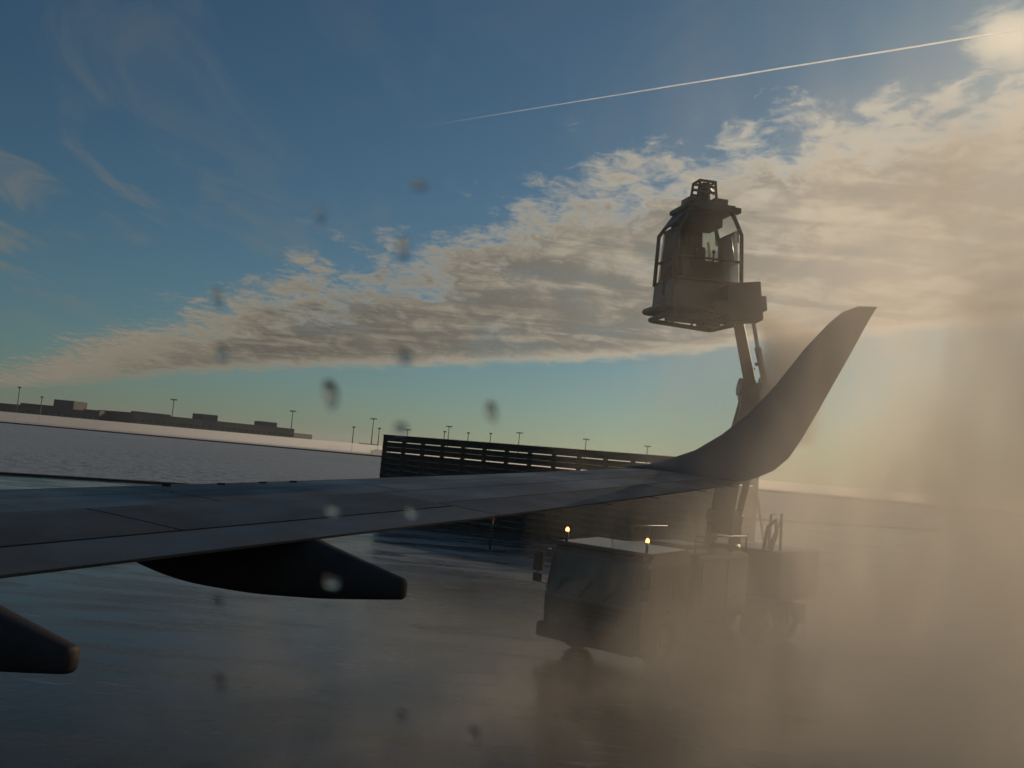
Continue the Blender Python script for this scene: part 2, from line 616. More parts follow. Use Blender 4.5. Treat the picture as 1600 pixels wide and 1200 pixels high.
for hgt, gap in spec:
    rows.append((z - hgt / 2, hgt))
    z -= hgt + gap
protos = {}
for k in range(NB):
    for zc, hgt in rows:
        tilt = random.uniform(-.01, .01)
        key = round(hgt, 2)
        M4 = Matrix.Translation(((k + .5) * bw, 0, zc)) @ Matrix.Rotation(R(3) + tilt, 4, 'X')
        if key not in protos:
            bb = MB()
            n = 5
            prof = [(-.03 + .03 * math.cos(math.pi * (i / (n - 1) - .5)), (i / (n - 1) - .5) * hgt) for i in range(n)]
            sec = [(y_, z_) for y_, z_ in prof] + [(y_ + .02, z_) for y_, z_ in prof[::-1]]
            bb.loft([[(x_, y_, z_) for y_, z_ in sec] for x_ in (-bw / 2 + .006, bw / 2 - .006)], smooth=False)
            protos[key] = bb.build('slat', M_fence, fence, M4)
        else:
            inst(protos[key], fence, M4)

# little marker pole standing on the apron under the wing
p = gnd(765, 862); p.z = 0
mp = empty('marker_pole', p)
tag(mp, 'thin dark marker pole standing on the icy apron seen under the wing', 'pole')
MB().tube([(0, 0, 0.04), (0, 0, 1.5)], .045, 8).build('pole', M_pole, mp)
MB().tube([(0, 0, .021), (0, 0, .08)], .2, 12).build('foot', M_pole, mp)
MB().box((0, 0, 1.4), (.12, .1, .25)).build('reflector', mat('reflector_red', (.25, .03, .02), .4), mp)

# ------------------------------------------------------------------ aircraft wing
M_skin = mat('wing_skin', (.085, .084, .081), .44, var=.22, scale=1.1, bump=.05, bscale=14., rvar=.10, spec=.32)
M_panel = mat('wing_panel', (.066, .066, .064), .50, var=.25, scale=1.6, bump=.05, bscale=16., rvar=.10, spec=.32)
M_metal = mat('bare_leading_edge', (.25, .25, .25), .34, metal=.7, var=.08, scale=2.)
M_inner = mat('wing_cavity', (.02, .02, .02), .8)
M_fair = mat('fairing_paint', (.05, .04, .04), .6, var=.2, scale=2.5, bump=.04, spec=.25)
M_let = mat('winglet_paint', (.12, .11, .105), .45, var=.06, scale=2.)

air = empty('airliner', Vector((-4., 1.5, 3.9 - 1.3)))
tag(air, 'grey airliner wing with upturned winglet stretching from the left edge', 'airplane')
bpy.context.view_layer.update()
LIFT = EYE

def xLE(y): return -7.55 + .474 * (y - 6.87)
def xTE(y): return -4.93 + .307 * (y - 4.39)
def zref(y): return LIFT - 1.0 + .0845 * (y - 4.39) + .0009 * max(0, y - 8) ** 2
UP = [(0, -.010), (.01, .018), (.03, .032), (.08, .048), (.15, .058), (.28, .064), (.42, .060), (.56, .049), (.70, .034), (.84, .017), (1., .0)]
LO = [(0, -.010), (.01, -.030), (.03, -.040), (.10, -.056), (.25, -.066), (.45, -.060), (.65, -.040), (.85, -.016), (1., -.004)]
def interp(tab, c):
    for (a, va), (b_, vb) in zip(tab, tab[1:]):
        if c <= b_:
            k = (c - a) / (b_ - a)
            k2 = k
            return va + (vb - va) * k2
    return tab[-1][1]
def wpt(y, c, up=True, off=0.):
    xl, xt = xLE(y), xTE(y)
    ch = xt - xl
    zz_ = zref(y) + (1 - c) * .012 * ch * 0 + interp(UP if up else LO, c) * ch * .66 + off
    return Vector((xl + ch * c, y, zz_))

def panel(name, y0, y1, c0, c1, mt, th=.012, off=0., gy=.010, gc=.011, nseg=None, parent=air, slope=None):
    """a skin panel: thin solid following the upper surface, with a gap all round"""
    nseg = nseg or max(2, int((y1 - y0) / .8))
    nc = max(3, int((c1 - c0) / .035) + 2)
    secs = []
    for i in range(nseg + 1):
        y = y0 + gy + (y1 - y0 - 2 * gy) * i / nseg
        ch = xTE(y) - xLE(y)
        a, c_ = c0 + gc / ch, c1 - gc / ch
        if slope:                               # rib cut angled across the wing
            pass
        cs = [a + (c_ - a) * j / nc for j in range(nc + 1)]
        top = [wpt(y, c, True, off) for c in cs]
        bot = [wpt(y, c, True, off - th) for c in cs[::-1]]
        secs.append(top + bot)
    bb = MB()
    bb.loft(secs, smooth=False)
    for f_ in bb.b.faces:
        f_.smooth = len(f_.verts) == 4
    o = bb.build(name, mt)
    # keep crisp borders
    try:
        o.data.set_sharp_from_angle(angle=R(35))
    except Exception:
        pass
    return par(o, parent)

# inner body of the wing, slightly under the panels
secs = []
for y in [1.2 + (15.25 - 1.2) * i / 20 for i in range(21)]:
    ch = xTE(y) - xLE(y)
    cs = [.004, .01, .03, .06, .10, .2, .3, .4, .5, .6, .7, .8, .9, .985]
    secs.append([wpt(y, c, True, -.022) for c in cs] + [wpt(y, c, False) for c in cs[::-1]])
bb = MB().loft(secs)
o = par(bb.build('wing_box', M_inner), air)
# lower skin
secs = []
for y in [1.2 + (15.25 - 1.2) * i / 20 for i in range(21)]:
    cs = [.0, .01, .03, .06, .12, .25, .4, .6, .8, .95, 1.]
    secs.append([wpt(y, c, False, -.004) for c in cs] + [wpt(y, c, False, .004) for c in cs[::-1]])
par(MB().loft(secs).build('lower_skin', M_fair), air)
# leading edge slats
for a, c_ in ((1.2, 4.6), (4.6, 7.2), (7.2, 9.9), (9.9, 12.6), (12.6, 15.2)):
    nseg = 5
    secs = []
    for i in range(nseg + 1):
        y = a + .012 + (c_ - a - .024) * i / nseg
        cs = [.13, .10, .07, .045, .025, .012, .004, 0.]
        upp = [wpt(y, c, True, .002) for c in cs]
        low = [wpt(y, c, False, -.006) for c in (.004, .012, .03, .06, .10)]
        inn = [wpt(y, .10, True, -.03), wpt(y, .13, True, -.012)]
        secs.append(upp + low + inn)
    o = MB().loft(secs).build('slat', M_metal)
    o.data.set_sharp_from_angle(angle=R(40))
    par(o, air)
# main skin planks
for a, c_ in ((1.2, 7.6), (7.6, 10.9), (10.9, 15.2)):
    panel('skin_panel', a, c_, .133, .345, M_skin)
for a, c_ in ((1.2, 5.1), (5.1, 7.55), (7.55, 9.7), (9.7, 12.4), (12.4, 15.2)):
    panel('skin_panel', a, c_, .345, .53, M_skin, gc=.004)
# spoilers then flaps, aileron outboard
for a, c_ in ((1.2, 4.55), (4.55, 6.35), (6.35, 9.35)):
    panel('spoiler', a, c_, .532, .82, M_panel, off=.004, gc=.014, gy=.012)
panel('fixed_panel', 9.35, 15.2, .532, .76, M_skin)
for a, c_ in ((1.2, 4.3), (4.3, 9.35)):
    secs = []
    for i in range(7):
        y = a + .01 + (c_ - a - .02) * i / 6
        cs = [.826, .86, .90, .94, .98, 1.0]
        secs.append([wpt(y, c, True, .002) for c in cs] + [wpt(y, c, False, -.010) for c in cs[::-1]])
    o = MB().loft(secs).build('flap', M_skin)
    o.data.set_sharp_from_angle(angle=R(40))
    par(o, air)
for nm, a, c_, c0 in (('aileron', 9.35, 13.2, .765), ('fixed_trailing_edge', 13.2, 15.2, .765)):
    secs = []
    for i in range(6):
        y = a + .012 + (c_ - a - .024) * i / 5
        cs = [c0, .82, .88, .94, 1.0]
        secs.append([wpt(y, c, True, .002) for c in cs] + [wpt(y, c, False, -.010) for c in cs[::-1]])
    o = MB().loft(secs).build(nm, M_panel)
    o.data.set_sharp_from_angle(angle=R(40))
    par(o, air)
# small vortex generators standing on the forward skin
for y in (7.95, 8.5, 8.95, 9.3):
    p = wpt(y, .16, True)
    q_ = wpt(y + .015, .19, True)
    nb = MB()
    nb.loft([[p + Vector((0, -.004, -.01)), p + Vector((0, .004, -.01)), p + Vector((.02, .004, .014)), p + Vector((.02, -.004, .014))],
             [q_ + Vector((0, -.004, -.01)), q_ + Vector((0, .004, -.01)), q_ + Vector((0, .004, .016)), q_ + Vector((0, -.004, .016))]], smooth=False)
    par(nb.build('vortex_generator', M_inner), air)
# static wicks on the outboard trailing edge
for y in (11.2, 12.3, 13.6, 14.6):
    p = wpt(y, 1., True)
    par(MB().tube([p + Vector((-.03, 0, 0)), p + Vector((.16, .0, -.012))], .006, 6).build('static_wick', M_inner), air)

# winglet: a blended curve up into a swept blade
lets = [  # y, xLE, xTE, z rel eye, thickness
    (15.2, xLE(15.2) , xTE(15.2), zref(15.2) - EYE + .02, .15),
    (15.55, -3.32, -1.42, .075, .14),
    (15.85, -2.98, -1.22, .20, .13),
    (16.05, -2.52, -1.02, .42, .12),
    (16.18, -2.12, -.86, .72, .105),
    (16.28, -1.72, -.68, 1.10, .09),
    (16.38, -1.32, -.45, 1.62, .075),
    (16.52, -.92, -.17, 2.25, .06),
    (16.62, -.56, .03, 2.72, .05),
    (16.66, -.36, .12, 2.92, .04),
    (16.68, -.12, .18, 3.03, .02)]
secs = []
for i, (y, xl, xt, zr, th) in enumerate(lets):
    a = lets[max(0, i - 1)]; c_ = lets[min(len(lets) - 1, i + 1)]
    tg = Vector((0, c_[0] - a[0], c_[3] - a[3])).normalized()
    nn = Vector((0, -tg.z, tg.y))
    ch = xt - xl
    sec = []
    for c in (0., .01, .04, .12, .3, .5, .75, 1.):
        hgt = th * .5 * (2.97 * math.sqrt(c) - 1.26 * c - 3.52 * c * c + 2.84 * c ** 3 - 1.015 * c ** 4) / 1.0 * 1.0
        sec.append(Vector((xl + ch * c, y, EYE + zr)) + nn * max(hgt, .004))
    for c in (1., .75, .5, .3, .12, .04, .01):
        hgt = th * .5 * (2.97 * math.sqrt(c) - 1.26 * c - 3.52 * c * c + 2.84 * c ** 3 - 1.015 * c ** 4)
        sec.append(Vector((xl + ch * c, y, EYE + zr)) - nn * max(hgt, .004))
    secs.append(sec)
wl = par(MB().loft(secs).build('winglet', M_let), air)

# flap track fairings
FT = [(0, 0), (.17, -.03), (.75, -.10), (1.36, -.14), (2.0, -.13), (2.36, -.08), (2.58, -.03), (3.06, .09), (4., .35)]
def smooth_tab(d):
    return (interp(FT, max(0, d - .12)) + interp(FT, d) + interp(FT, d + .12)) / 3
def fairing(y0, x0, x1, ztop1, zbot1, zmid, zfront, wd):
    """canoe under the wing: blunt at the back, pointed in front"""
    secs = []
    n = 22
    for i in range(n + 1):
        t = i / n
        x = x0 + (x1 - x0) * (t if i < n - 1 else (1. if i == n else .993))
        xt = xTE(y0)
        # underside: sags quickly then rises gently to the tail
        zb = zbot1 + smooth_tab(x1 - x)
        c = (x - xLE(y0)) / (xt - xLE(y0))
        if x < xt - .05:
            zt = wpt(y0, max(0, min(1, c)), False).z + .02
            if t < .04:
                zt = min(zt, zb + .05)
        else:
            k = (x - (xt - .05)) / (x1 - (xt - .05))
            zt = (zref(y0) - .0) * (1 - k) + ztop1 * k
            k2 = min(1, k * 8)
            zt = wpt(y0, 1, False).z * (1 - k2) + zt * k2
        zt = max(zt, zb + .02)
        w_ = wd * (.12 + .88 * math.sin(min(1, t / .45) * math.pi / 2)) * (1 - .62 * max(0, (t - .5) / .5) ** 1.5)
        if i == n:
            w_ *= .72
            zt -= .018; zb += .016
        elif i == n - 1:
            w_ *= .92
        zc = (zt + zb) / 2; hh = (zt - zb) / 2
        sec = []
        for j in range(16):
            a_ = 2 * math.pi * j / 16
            ex = .62
            cx, sx = math.cos(a_), math.sin(a_)
            sec.append((x, y0 + w_ / 2 * math.copysign(abs(cx) ** ex, cx), zc + hh * math.copysign(abs(sx) ** ex, sx)))
        secs.append(sec)
    o = MB().loft(secs).build('flap_track_fairing', M_fair)
    o.data.set_sharp_from_angle(angle=R(50))
    return par(o, air)
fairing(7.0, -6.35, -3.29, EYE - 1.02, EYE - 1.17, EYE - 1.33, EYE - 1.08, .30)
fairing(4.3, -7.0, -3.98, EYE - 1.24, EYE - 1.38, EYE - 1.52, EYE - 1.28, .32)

# ------------------------------------------------------------------ de-icing truck
n2 = Vector((-.64, -.77)).normalized()
fw = r0 * n2.x + d0 * n2.y
lf = Vector((-fw.y, fw.x, 0))
Mt = Matrix((fw, lf, Vector((0, 0, 1)))).transposed().to_4x4()
Mt.translation = wc(1.97, 19.5)
truck = empty('deicing_truck', Mt)
tag(truck, 'de-icing truck with two amber roof beacons and a raised boom, half hidden in mist', 'truck')
M_cab = mat('truck_cab_paint', (.045, .04, .04), .35, var=.1, scale=2., coat=.3)
M_tank = mat('truck_tank_paint', (.05, .048, .046), .4, var=.12, scale=2., coat=.2)
M_frame = mat('truck_frame', (.02, .02, .02), .7)
M_trim = mat('black_plastic', (.02, .02, .021), .5)
M_gl = mat('truck_glass', (.02, .024, .028), .06, var=.05)
M_rim = mat('steel_rim', (.25, .25, .25), .4, metal=.8)
M_boom = mat('boom_paint', (.09, .085, .08), .45, var=.15, scale=3.)
M_hose = mat('rubber_hose', (.015, .015, .015), .6)
M_amber = emis('amber_beacon', (1., .35, .08), 22.)
M_lens = mat('lamp_lens', (.10, .10, .10), .15)

# cab
cab = MB()
hw = 1.17
prof = [(0, .42), (.0, 1.18), (-.14, 2.12), (-.30, 2.30), (-1.75, 2.36), (-1.85, 2.2), (-1.85, .42), (-1.52, .42), (-1.45, .78), (-1.25, 1.0), (-.88, 1.0), (-.68, .78), (-.6, .42)]
secs = [[(x, y, z) for x, z in prof] for y in (-hw, hw)]
cab.loft(secs, smooth=False)
bmesh.ops.bevel(cab.b, geom=[e for e in cab.b.edges if abs(abs(e.verts[0].co.y) - hw) < 1e-4 and abs(abs(e.verts[1].co.y) - hw) < 1e-4 and e.verts[0].co.y * e.verts[1].co.y > 0], offset=.05, segments=2, affect='EDGES')
cabo = cab.build('cab', M_cab, truck)
w = MB(); w.loft([[(-.02 + .012, y, 1.24), (-.13 + .012, y, 2.06), (-.15 - .01, y, 2.06), (-.05 - .01, y, 1.24)] for y in (-1.0, 1.0)], smooth=False)
w.build('windscreen', M_gl, cabo)
for s in (-1, 1):
    w = MB(); w.loft([[(x, s * (hw + dy), z) for x, z in ((-.32, 1.25), (-.36, 2.05), (-1.05, 2.05), (-1.05, 1.25))] for dy in (-.01, .012)], smooth=False)
    w.build('side_window', M_gl, cabo)
    w = MB(); w.loft([[(x, s * (hw + dy), z) for x, z in ((-1.18, 1.35), (-1.18, 2.05), (-1.65, 2.05), (-1.65, 1.35))] for dy in (-.01, .012)], smooth=False)
    w.build('side_window', M_gl, cabo)
    d_ = MB(); d_.loft([[(x, s * (hw + dy), z) for x, z in ((-.2, 1.1), (-.2, 1.2), (-1.1, 1.2), (-1.1, 1.04))] for dy in (-.01, .008)], smooth=False)
    d_.build('door_trim', M_trim, cabo)
    MB().box((-1.02, s * (hw + .03), 1.14), (.16, .05, .04)).build('door_handle', M_trim, cabo)
    # mirrors on arms
    mm = MB(); mm.tube([(-.1, s * hw, 2.1), (.12, s * (hw + .13), 2.12), (.12, s * (hw + .14), 1.45), (-.06, s * hw, 1.4)], .018, 6)
    mo = mm.build('mirror_arm', M_trim, cabo)
    MB().box((.12, s * (hw + .14), 1.86), (.10, .20, .40), bev=.02).build('mirror', M_trim, cabo)
    MB().box((.12, s * (hw + .14), 1.52), (.10, .18, .18), bev=.02).build('mirror', M_trim, cabo)
    hl = MB(); hl.box((.045, s * .82, .72), (.05, .34, .18), bev=.02)
    hl.build('headlight', M_lens, cabo)
    # lower step and wheel arch lip
    MB().box((-.36, s * (hw - .12), .36), (.42, .26, .10)).build('step', M_frame, cabo)
for k in range(3):
    MB().box((.02, 0, 1.12 - k * .10), (.03, 1.3, .035)).build('grille_bar', M_trim, cabo)
for s in (-.62, 0, .62):
    MB().tube([(.02, s - .32, 1.27), (.0, s - .02, 1.62)], .012, 6).build('wiper', M_trim, cabo)
MB().box((.09, 0, .50), (.22, 2.36, .30), bev=.04).build('bumper', M_frame, truck)
sv = MB().box((.02, 0, 2.26), (.26, 2.1, .04), Matrix.Rotation(R(-14), 3, 'Y'))
sv.build('sun_visor', M_trim, cabo)
for s in (-1, 1):
    bo = MB().tube([(-.35, s * .98, 2.30), (-.35, s * .98, 2.50)], .03, 8).build('beacon_stem', M_trim, cabo)
    MB().tube([(-.35, s * .98, 2.51), (-.35, s * .98, 2.56), (-.35, s * .98, 2.59)], [.038, .034, .015], 12).build('beacon', M_amber, cabo)
# frame
fr = MB()
for s in (-1, 1):
    fr.box((-5.3, s * .42, .78), (7.2, .10, .26))
for x in (-2.4, -4, -5.5, -7, -8.6):
    fr.box((x, 0, .78), (.12, .76, .2))
fr.build('chassis', M_frame, truck)
# wheels
def wheel(x, s, dual):
    wd = .60 if dual else .30
    yc = s * (1.12 - wd / 2)
    tb = MB()
    r_ = .50
    prof = [(-.5, .30), (-.5, .43), (-.42, .49), (-.2, .5), (.2, .5), (.42, .49), (.5, .43), (.5, .30)]
    ring = []
    n = 28
    secs = []
    for j in range(n):
        a_ = 2 * math.pi * j / n
        secs.append([(x + rr_ * math.cos(a_), yc + t_ * wd, .52 + rr_ * math.sin(a_)) for t_, rr_ in prof])
    secs.append(secs[0])
    tb.loft(secs, caps=False)
    bmesh.ops.remove_doubles(tb.b, verts=tb.b.verts, dist=1e-4)
    wo = tb.build('wheel', M_tyre, truck)
    rb = MB(); rb.tube([(x, yc - wd * .38, .52), (x, yc + wd * .30 * s + 0, .52)], .31, 20)
    rb.tube([(x, yc + s * wd * .3, .52), (x, yc + s * wd * .52, .52)], [.12, .10], 12)
    for j in range(8):
        a_ = 2 * math.pi * j / 8
        rb.tube([(x + .2 * math.cos(a_), yc + s * wd * .3, .52 + .2 * math.sin(a_)), (x + .2 * math.cos(a_), yc + s * wd * .36, .52 + .2 * math.sin(a_))], .02, 6)
    rb.build('rim', M_rim, wo)
for s in (-1, 1):
    wheel(-1.06, s, False)
    wheel(-6.1, s, True)
    wheel(-7.3, s, True)
    MB().box((-6.7, s * .85, 1.10), (2.5, .62, .04), bev=.01).build('mudguard', M_frame, truck)
    MB().box((-8.1, s * .85, .62), (.03, .6, .5)).build('mud_flap', M_hose, truck)
# tank body with side lockers
tk = MB()
tk.box((-3.40, 0, 1.62), (2.5, 2.30, 1.30), bev=.12)
to = tk.build('tank', M_tank, truck)
for s in (-1, 1):
    for k in range(2):
        MB().box((-2.80 - k * 1.18, s * 1.165, 1.60), (.88, .03, 1.0), bev=.01).build('locker_door', M_tank, to)
        MB().box((-2.80 - k * 1.18, s * 1.19, 1.30), (.2, .03, .05)).build('locker_handle', M_trim, to)
    rl = MB()
    rl.tube([(-2.2, s * 1.05, 2.27), (-2.2, s * 1.05, 2.62), (-4.6, s * 1.05, 2.62), (-4.6, s * 1.05, 2.27)], .02, 6)
    for x in (-3.0, -3.8):
        rl.tube([(x, s * 1.05, 2.27), (x, s * 1.05, 2.62)], .016, 6)
    rl.build('guard_rail', M_boom, to)
MB().box((-3.4, 0, 2.31), (1.2, .9, .12), bev=.03).build('tank_hatch', M_tank, to)
rear = MB().box((-7.6, 0, 1.62), (2.5, 2.3, 1.25), bev=.08).build('pump_housing', M_tank, truck)
for k in range(4):
    MB().box((-8.87, 0, 1.28 + k * .14), (.03, 1.8, .04)).build('louvre', M_trim, rear)
for s in (-1, 1):
    MB().box((-8.9, s * .9, 1.0), (.05, .3, .14)).build('tail_light', mat('tail_red', (.3, .02, .02), .3), truck)
# stowed hose loop standing behind the turret
hb = MB()
hb.tube([(-6.5, .62, 2.2), (-6.5, .70, 2.8), (-6.4, .95, 3.0), (-6.35, 1.0, 2.7), (-6.4, .85, 2.2)], .05, 8)
hb.tube([(-6.95, .55, 2.2), (-6.95, .56, 3.1), (-6.7, .95, 3.15), (-6.7, .97, 2.2)], .035, 8)
hb.tube([(-6.95, .55, 2.3), (-6.7, .96, 3.0)], .03, 6)
hb.build('hose_rack', M_boom, truck)
# turret
tu = MB()
tu.tube([(-5.5, 0, .9), (-5.5, 0, 2.12)], .62, 24)
tu.tube([(-5.5, 0, 2.12), (-5.5, 0, 2.35)], [.5, .42], 20)
for s in (-1, 1):
    tu.box((-5.5, s * .32, 2.72), (.55, .07, .85), taper=.75)
tuo = tu.build('turret', M_boom, truck)

bpy.context.view_layer.update()
Mti = Mt.inverted()
def TL(p):
    return Mti @ Vector(p)
base = TL(wc(0, 0)); base = Vector((-5.5, 0, 2.95))
knee = TL(atD(1184, 610, 22.6))
wrist = TL(atD(1160, 490, 20.7))
def frame_dirs(a, c_):
    ax = (c_ - a).normalized()
    side = (Mti.to_3x3() @ r0)
    side = (side - ax * side.dot(ax)).normalized()
    return ax, side
def rbox(bb, a, c_, w1, d1, w2=None, d2=None):
    """tapering rectangular beam from a to c_"""
    ax, sd = frame_dirs(a, c_)
    oth = ax.cross(sd)
    w2 = w2 or w1; d2 = d2 or d1
    bb.loft([[p + sd * (sx * w_ / 2) + oth * (sy * dd / 2) for sx, sy in ((-1, -1), (1, -1), (1, 1), (-1, 1))] for p, w_, dd in ((a, w1, d1), (c_, w2, d2))], smooth=False)
ax, sd = frame_dirs(base, knee)
bb = MB(); rbox(bb, base - ax * .35 - sd * .02, knee - sd * .22, .46, .42, .26, .32)
bb.tube([base - sd * .42, base + sd * .42], .16, 14)
lbm = bb.build('lower_boom', M_boom, truck)
c2 = MB(); c2.tube([base + sd * .34 - ax * .3, base.lerp(knee, .5) + sd * .30], .085, 12)
c2.build('lift_cylinder', M_boom, lbm)
c2 = MB(); c2.tube([base.lerp(knee, .5) + sd * .30, knee + sd * .16 - ax * .3], .045, 10)
c2.build('cylinder_rod', M_rim, lbm)
hs = MB(); hs.tube([base - sd * .34 - ax * .1, base.lerp(knee, .3) - sd * .38, base.lerp(knee, .7) - sd * .36, knee - sd * .34], .035, 8)
hs.build('hose', M_hose, lbm)
# knuckle
kb = MB()
kb.tube([knee - sd * .42, knee + sd * .40], .17, 16)
kb.tube([knee - sd * .46, knee - sd * .42], .22, 16)
for s in (-.34, .02, .32):
    rbox(kb, knee + sd * s - ax * .35, knee + sd * s + ax * .28, .05, .42, .05, .30)
kb.tube([knee - sd * .30 + ax * .2, knee - sd * .36 + ax * .42, knee - sd * .2 + ax * .5], .03, 8)
kb.box(knee - sd * .02 - ax * .22, (.62, .5, .62), Matrix((sd, ax.cross(sd), ax)).transposed(), bev=.05)
kb.box(knee - sd * .36 + ax * .02, (.16, .36, .3), Matrix((sd, ax.cross(sd), ax)).transposed(), bev=.03)
kb.build('knuckle', M_boom, truck)
ax, sd = frame_dirs(knee, wrist)
bb = MB(); rbox(bb, knee - sd * .14, wrist - sd * .12, .28, .30, .22, .26)
ubm = bb.build('upper_boom', M_boom, truck)
c2 = MB(); c2.tube([knee + sd * .20, knee.lerp(wrist, .55) + sd * .18], .075, 12)
c2.tube([knee.lerp(wrist, .35) + sd * .05, knee.lerp(wrist, .35) + sd * .2], .04, 8)
c2.build('lift_cylinder', M_boom, ubm)
c2 = MB(); c2.tube([knee.lerp(wrist, .55) + sd * .18, wrist + sd * .2], .045, 10)
c2.build('cylinder_rod', M_rim, ubm)

# operator cab at the boom's end; its own frame: x right across the view, y away, z up
DB = 20.2
bc = atD(1087, 492, DB)
lean = Matrix.Rotation(R(-1.5), 4, d0)
Mb = lean @ Matrix((r0, d0, Vector((0, 0, 1)))).transposed().to_4x4()
Mb = Matrix.Rotation(R(14), 4, 'Z') @ Mb @ Matrix.Diagonal((.92, .80, 1.0, 1.))
Mb.translation = bc
Mloc = Mti @ Mb
M_bsk = mat('operator_cab_paint', (.10, .10, .095), .45, var=.12, scale=3.)
M_bgl = glassy('cab_glass', (.82, .85, .84))
bsk = MB()
HB, HT, DPT = .84, .62, .66     # half widths bottom and top, half depth
def sc_(z):  # half width at height z
    k = min(1, max(0, z / 2.2))
    return HB + (HT - HB) * k
# lower tub
bsk.loft([[(-HB * a1, -DPT * a1, zz_), (HB * a1, -DPT * a1, zz_), (HB * a1, DPT * a1, zz_), (-HB * a1, DPT * a1, zz_)] for zz_, a1 in ((0, .92), (.06, 1.02), (.62, .985))], smooth=False)
bo = bsk.build('operator_cab', M_bsk, truck, Mloc)
for sx in (-1, 1):
    for sy in (-1, 1):
        MB().tube([(sx * .985 * HB, sy * .985 * DPT, .6), (sx * .93 * HB, sy * DPT * .97, 1.7), (sx * HT * (.9 if sx > 0 else .72), sy * DPT * .8, 2.18)], .05, 8).build('corner_post', M_bsk, bo)
MB().box((0.04, 0, 2.22), (1.26, 1.10, .10), bev=.03).build('roof', M_bsk, bo)
MB().loft([[(-.86 * .93 + 0, -DPT * .7, 1.85), (-.48, -DPT * .8, 2.2), (-.44, DPT * .8, 2.2), (-.82 * .93, DPT * .7, 1.85)], [(-.84 * .93 + .03, -DPT * .7, 1.82), (-.46, -DPT * .8, 2.16), (-.42, DPT * .8, 2.16), (-.80 * .93 + .03, DPT * .7, 1.82)]], smooth=False).build('roof_slope', M_bsk, bo)
# panes
for sy in (-1, 1):
    MB().loft([[(-.74, sy * DPT * .98, .64), (.76, sy * DPT * .98, .64), (.66, sy * DPT * .86, 2.14), (-.50, sy * DPT * .86, 2.14)], [(-.74, sy * DPT * .97, .64), (.76, sy * DPT * .97, .64), (.66, sy * DPT * .85, 2.14), (-.50, sy * DPT * .85, 2.14)]], smooth=False).build('pane', M_bgl, bo)
for sx in (-1, 1):
    MB().loft([[(sx * .775, -.6, .64), (sx * .775, .6, .64), (sx * .70, .56, 1.8), (sx * .70, -.56, 1.8)], [(sx * .765, -.6, .64), (sx * .765, .6, .64), (sx * .69, .56, 1.8), (sx * .69, -.56, 1.8)]], smooth=False).build('pane', M_bgl, bo)
# inside: seat, console, control box, rear bulkhead with equipment
MB().box((-.02, .2, .95), (.56, .16, 1.15), Matrix.Rotation(R(-8), 3, 'X'), bev=.06).build('seat_back', M_trim, bo)
MB().box((-.02, -.05, .62), (.56, .52, .16), bev=.05).build('seat', M_trim, bo)
MB().box((-.02, .28, 1.62), (.30, .12, .26), bev=.04).build('headrest', M_trim, bo)
MB().box((-.12, .50, 1.38), (.86, .10, 1.62), taper=.86, bev=.02).build('bulkhead', M_bsk, bo)
MB().box((-.05, .10, 2.02), (1.0, .8, .28), bev=.04).build('overhead_console', M_bsk, bo)
MB().box((-.05, -.45, .86), (.8, .22, .46), bev=.04).build('console', M_trim, bo)
for s in (-.22, .2):
    MB().tube([(s, -.40, 1.05), (s * 1.1, -.38, 1.30)], .025, 8).ball((s * 1.1, -.38, 1.32), .045).build('joystick', M_trim, bo)
# waist rails
ra = MB()
for zz_ in (.66, 1.12):
    k = sc_(zz_) + .03
    ra.tube([(-k, -DPT, zz_), (k, -DPT, zz_), (k, DPT, zz_), (-k, DPT, zz_), (-k, -DPT, zz_)], .022, 6)
ra.build('waist_rail', M_bsk, bo)
# wipers glinting on the right-hand pane
for (a, c_) in (((.50, -.68, 1.62), (.60, -.69, 1.10)), ((.67, -.665, 1.82), (.69, -.675, 1.52))):
    MB().tube([a, c_], .018, 6).build('wiper', M_rim, bo)
m_ = bpy.data.materials.new('glint_strip')  # translucent strips added inside the rear pane to imitate a gold sun glint
m_.use_nodes = True
t = NT(m_.node_tree)
m_.node_tree.nodes.remove(m_.node_tree.nodes['Principled BSDF'])
tl = t.n('ShaderNodeBsdfTranslucent'); tl.inputs[0].default_value = (.95, .85, .6, 1)
gl = t.n('ShaderNodeBsdfGlossy'); gl.inputs[0].default_value = (.8, .75, .6, 1); gl.inputs['Roughness'].default_value = .3
ad = t.n('ShaderNodeMixShader'); ad.inputs[0].default_value = .3
t.put(ad.inputs[1], tl.outputs[0]); t.put(ad.inputs[2], gl.outputs[0]); t.put(m_.node_tree.nodes['Material Output'].inputs[0], ad.outputs[0])
for a, c_ in (((.47, 1.72), (.58, 1.12)), ((.66, 1.92), (.70, 1.66))):
    MB().loft([[(a[0] - .03, .60, a[1]), (a[0] + .03, .60, a[1]), (a[0] + .03, .612, a[1]), (a[0] - .03, .612, a[1])], [(c_[0] - .03, .60, c_[1]), (c_[0] + .03, .60, c_[1]), (c_[0] + .03, .612, c_[1]), (c_[0] - .03, .612, c_[1])]], smooth=False).build('glint_strip', m_, bo)
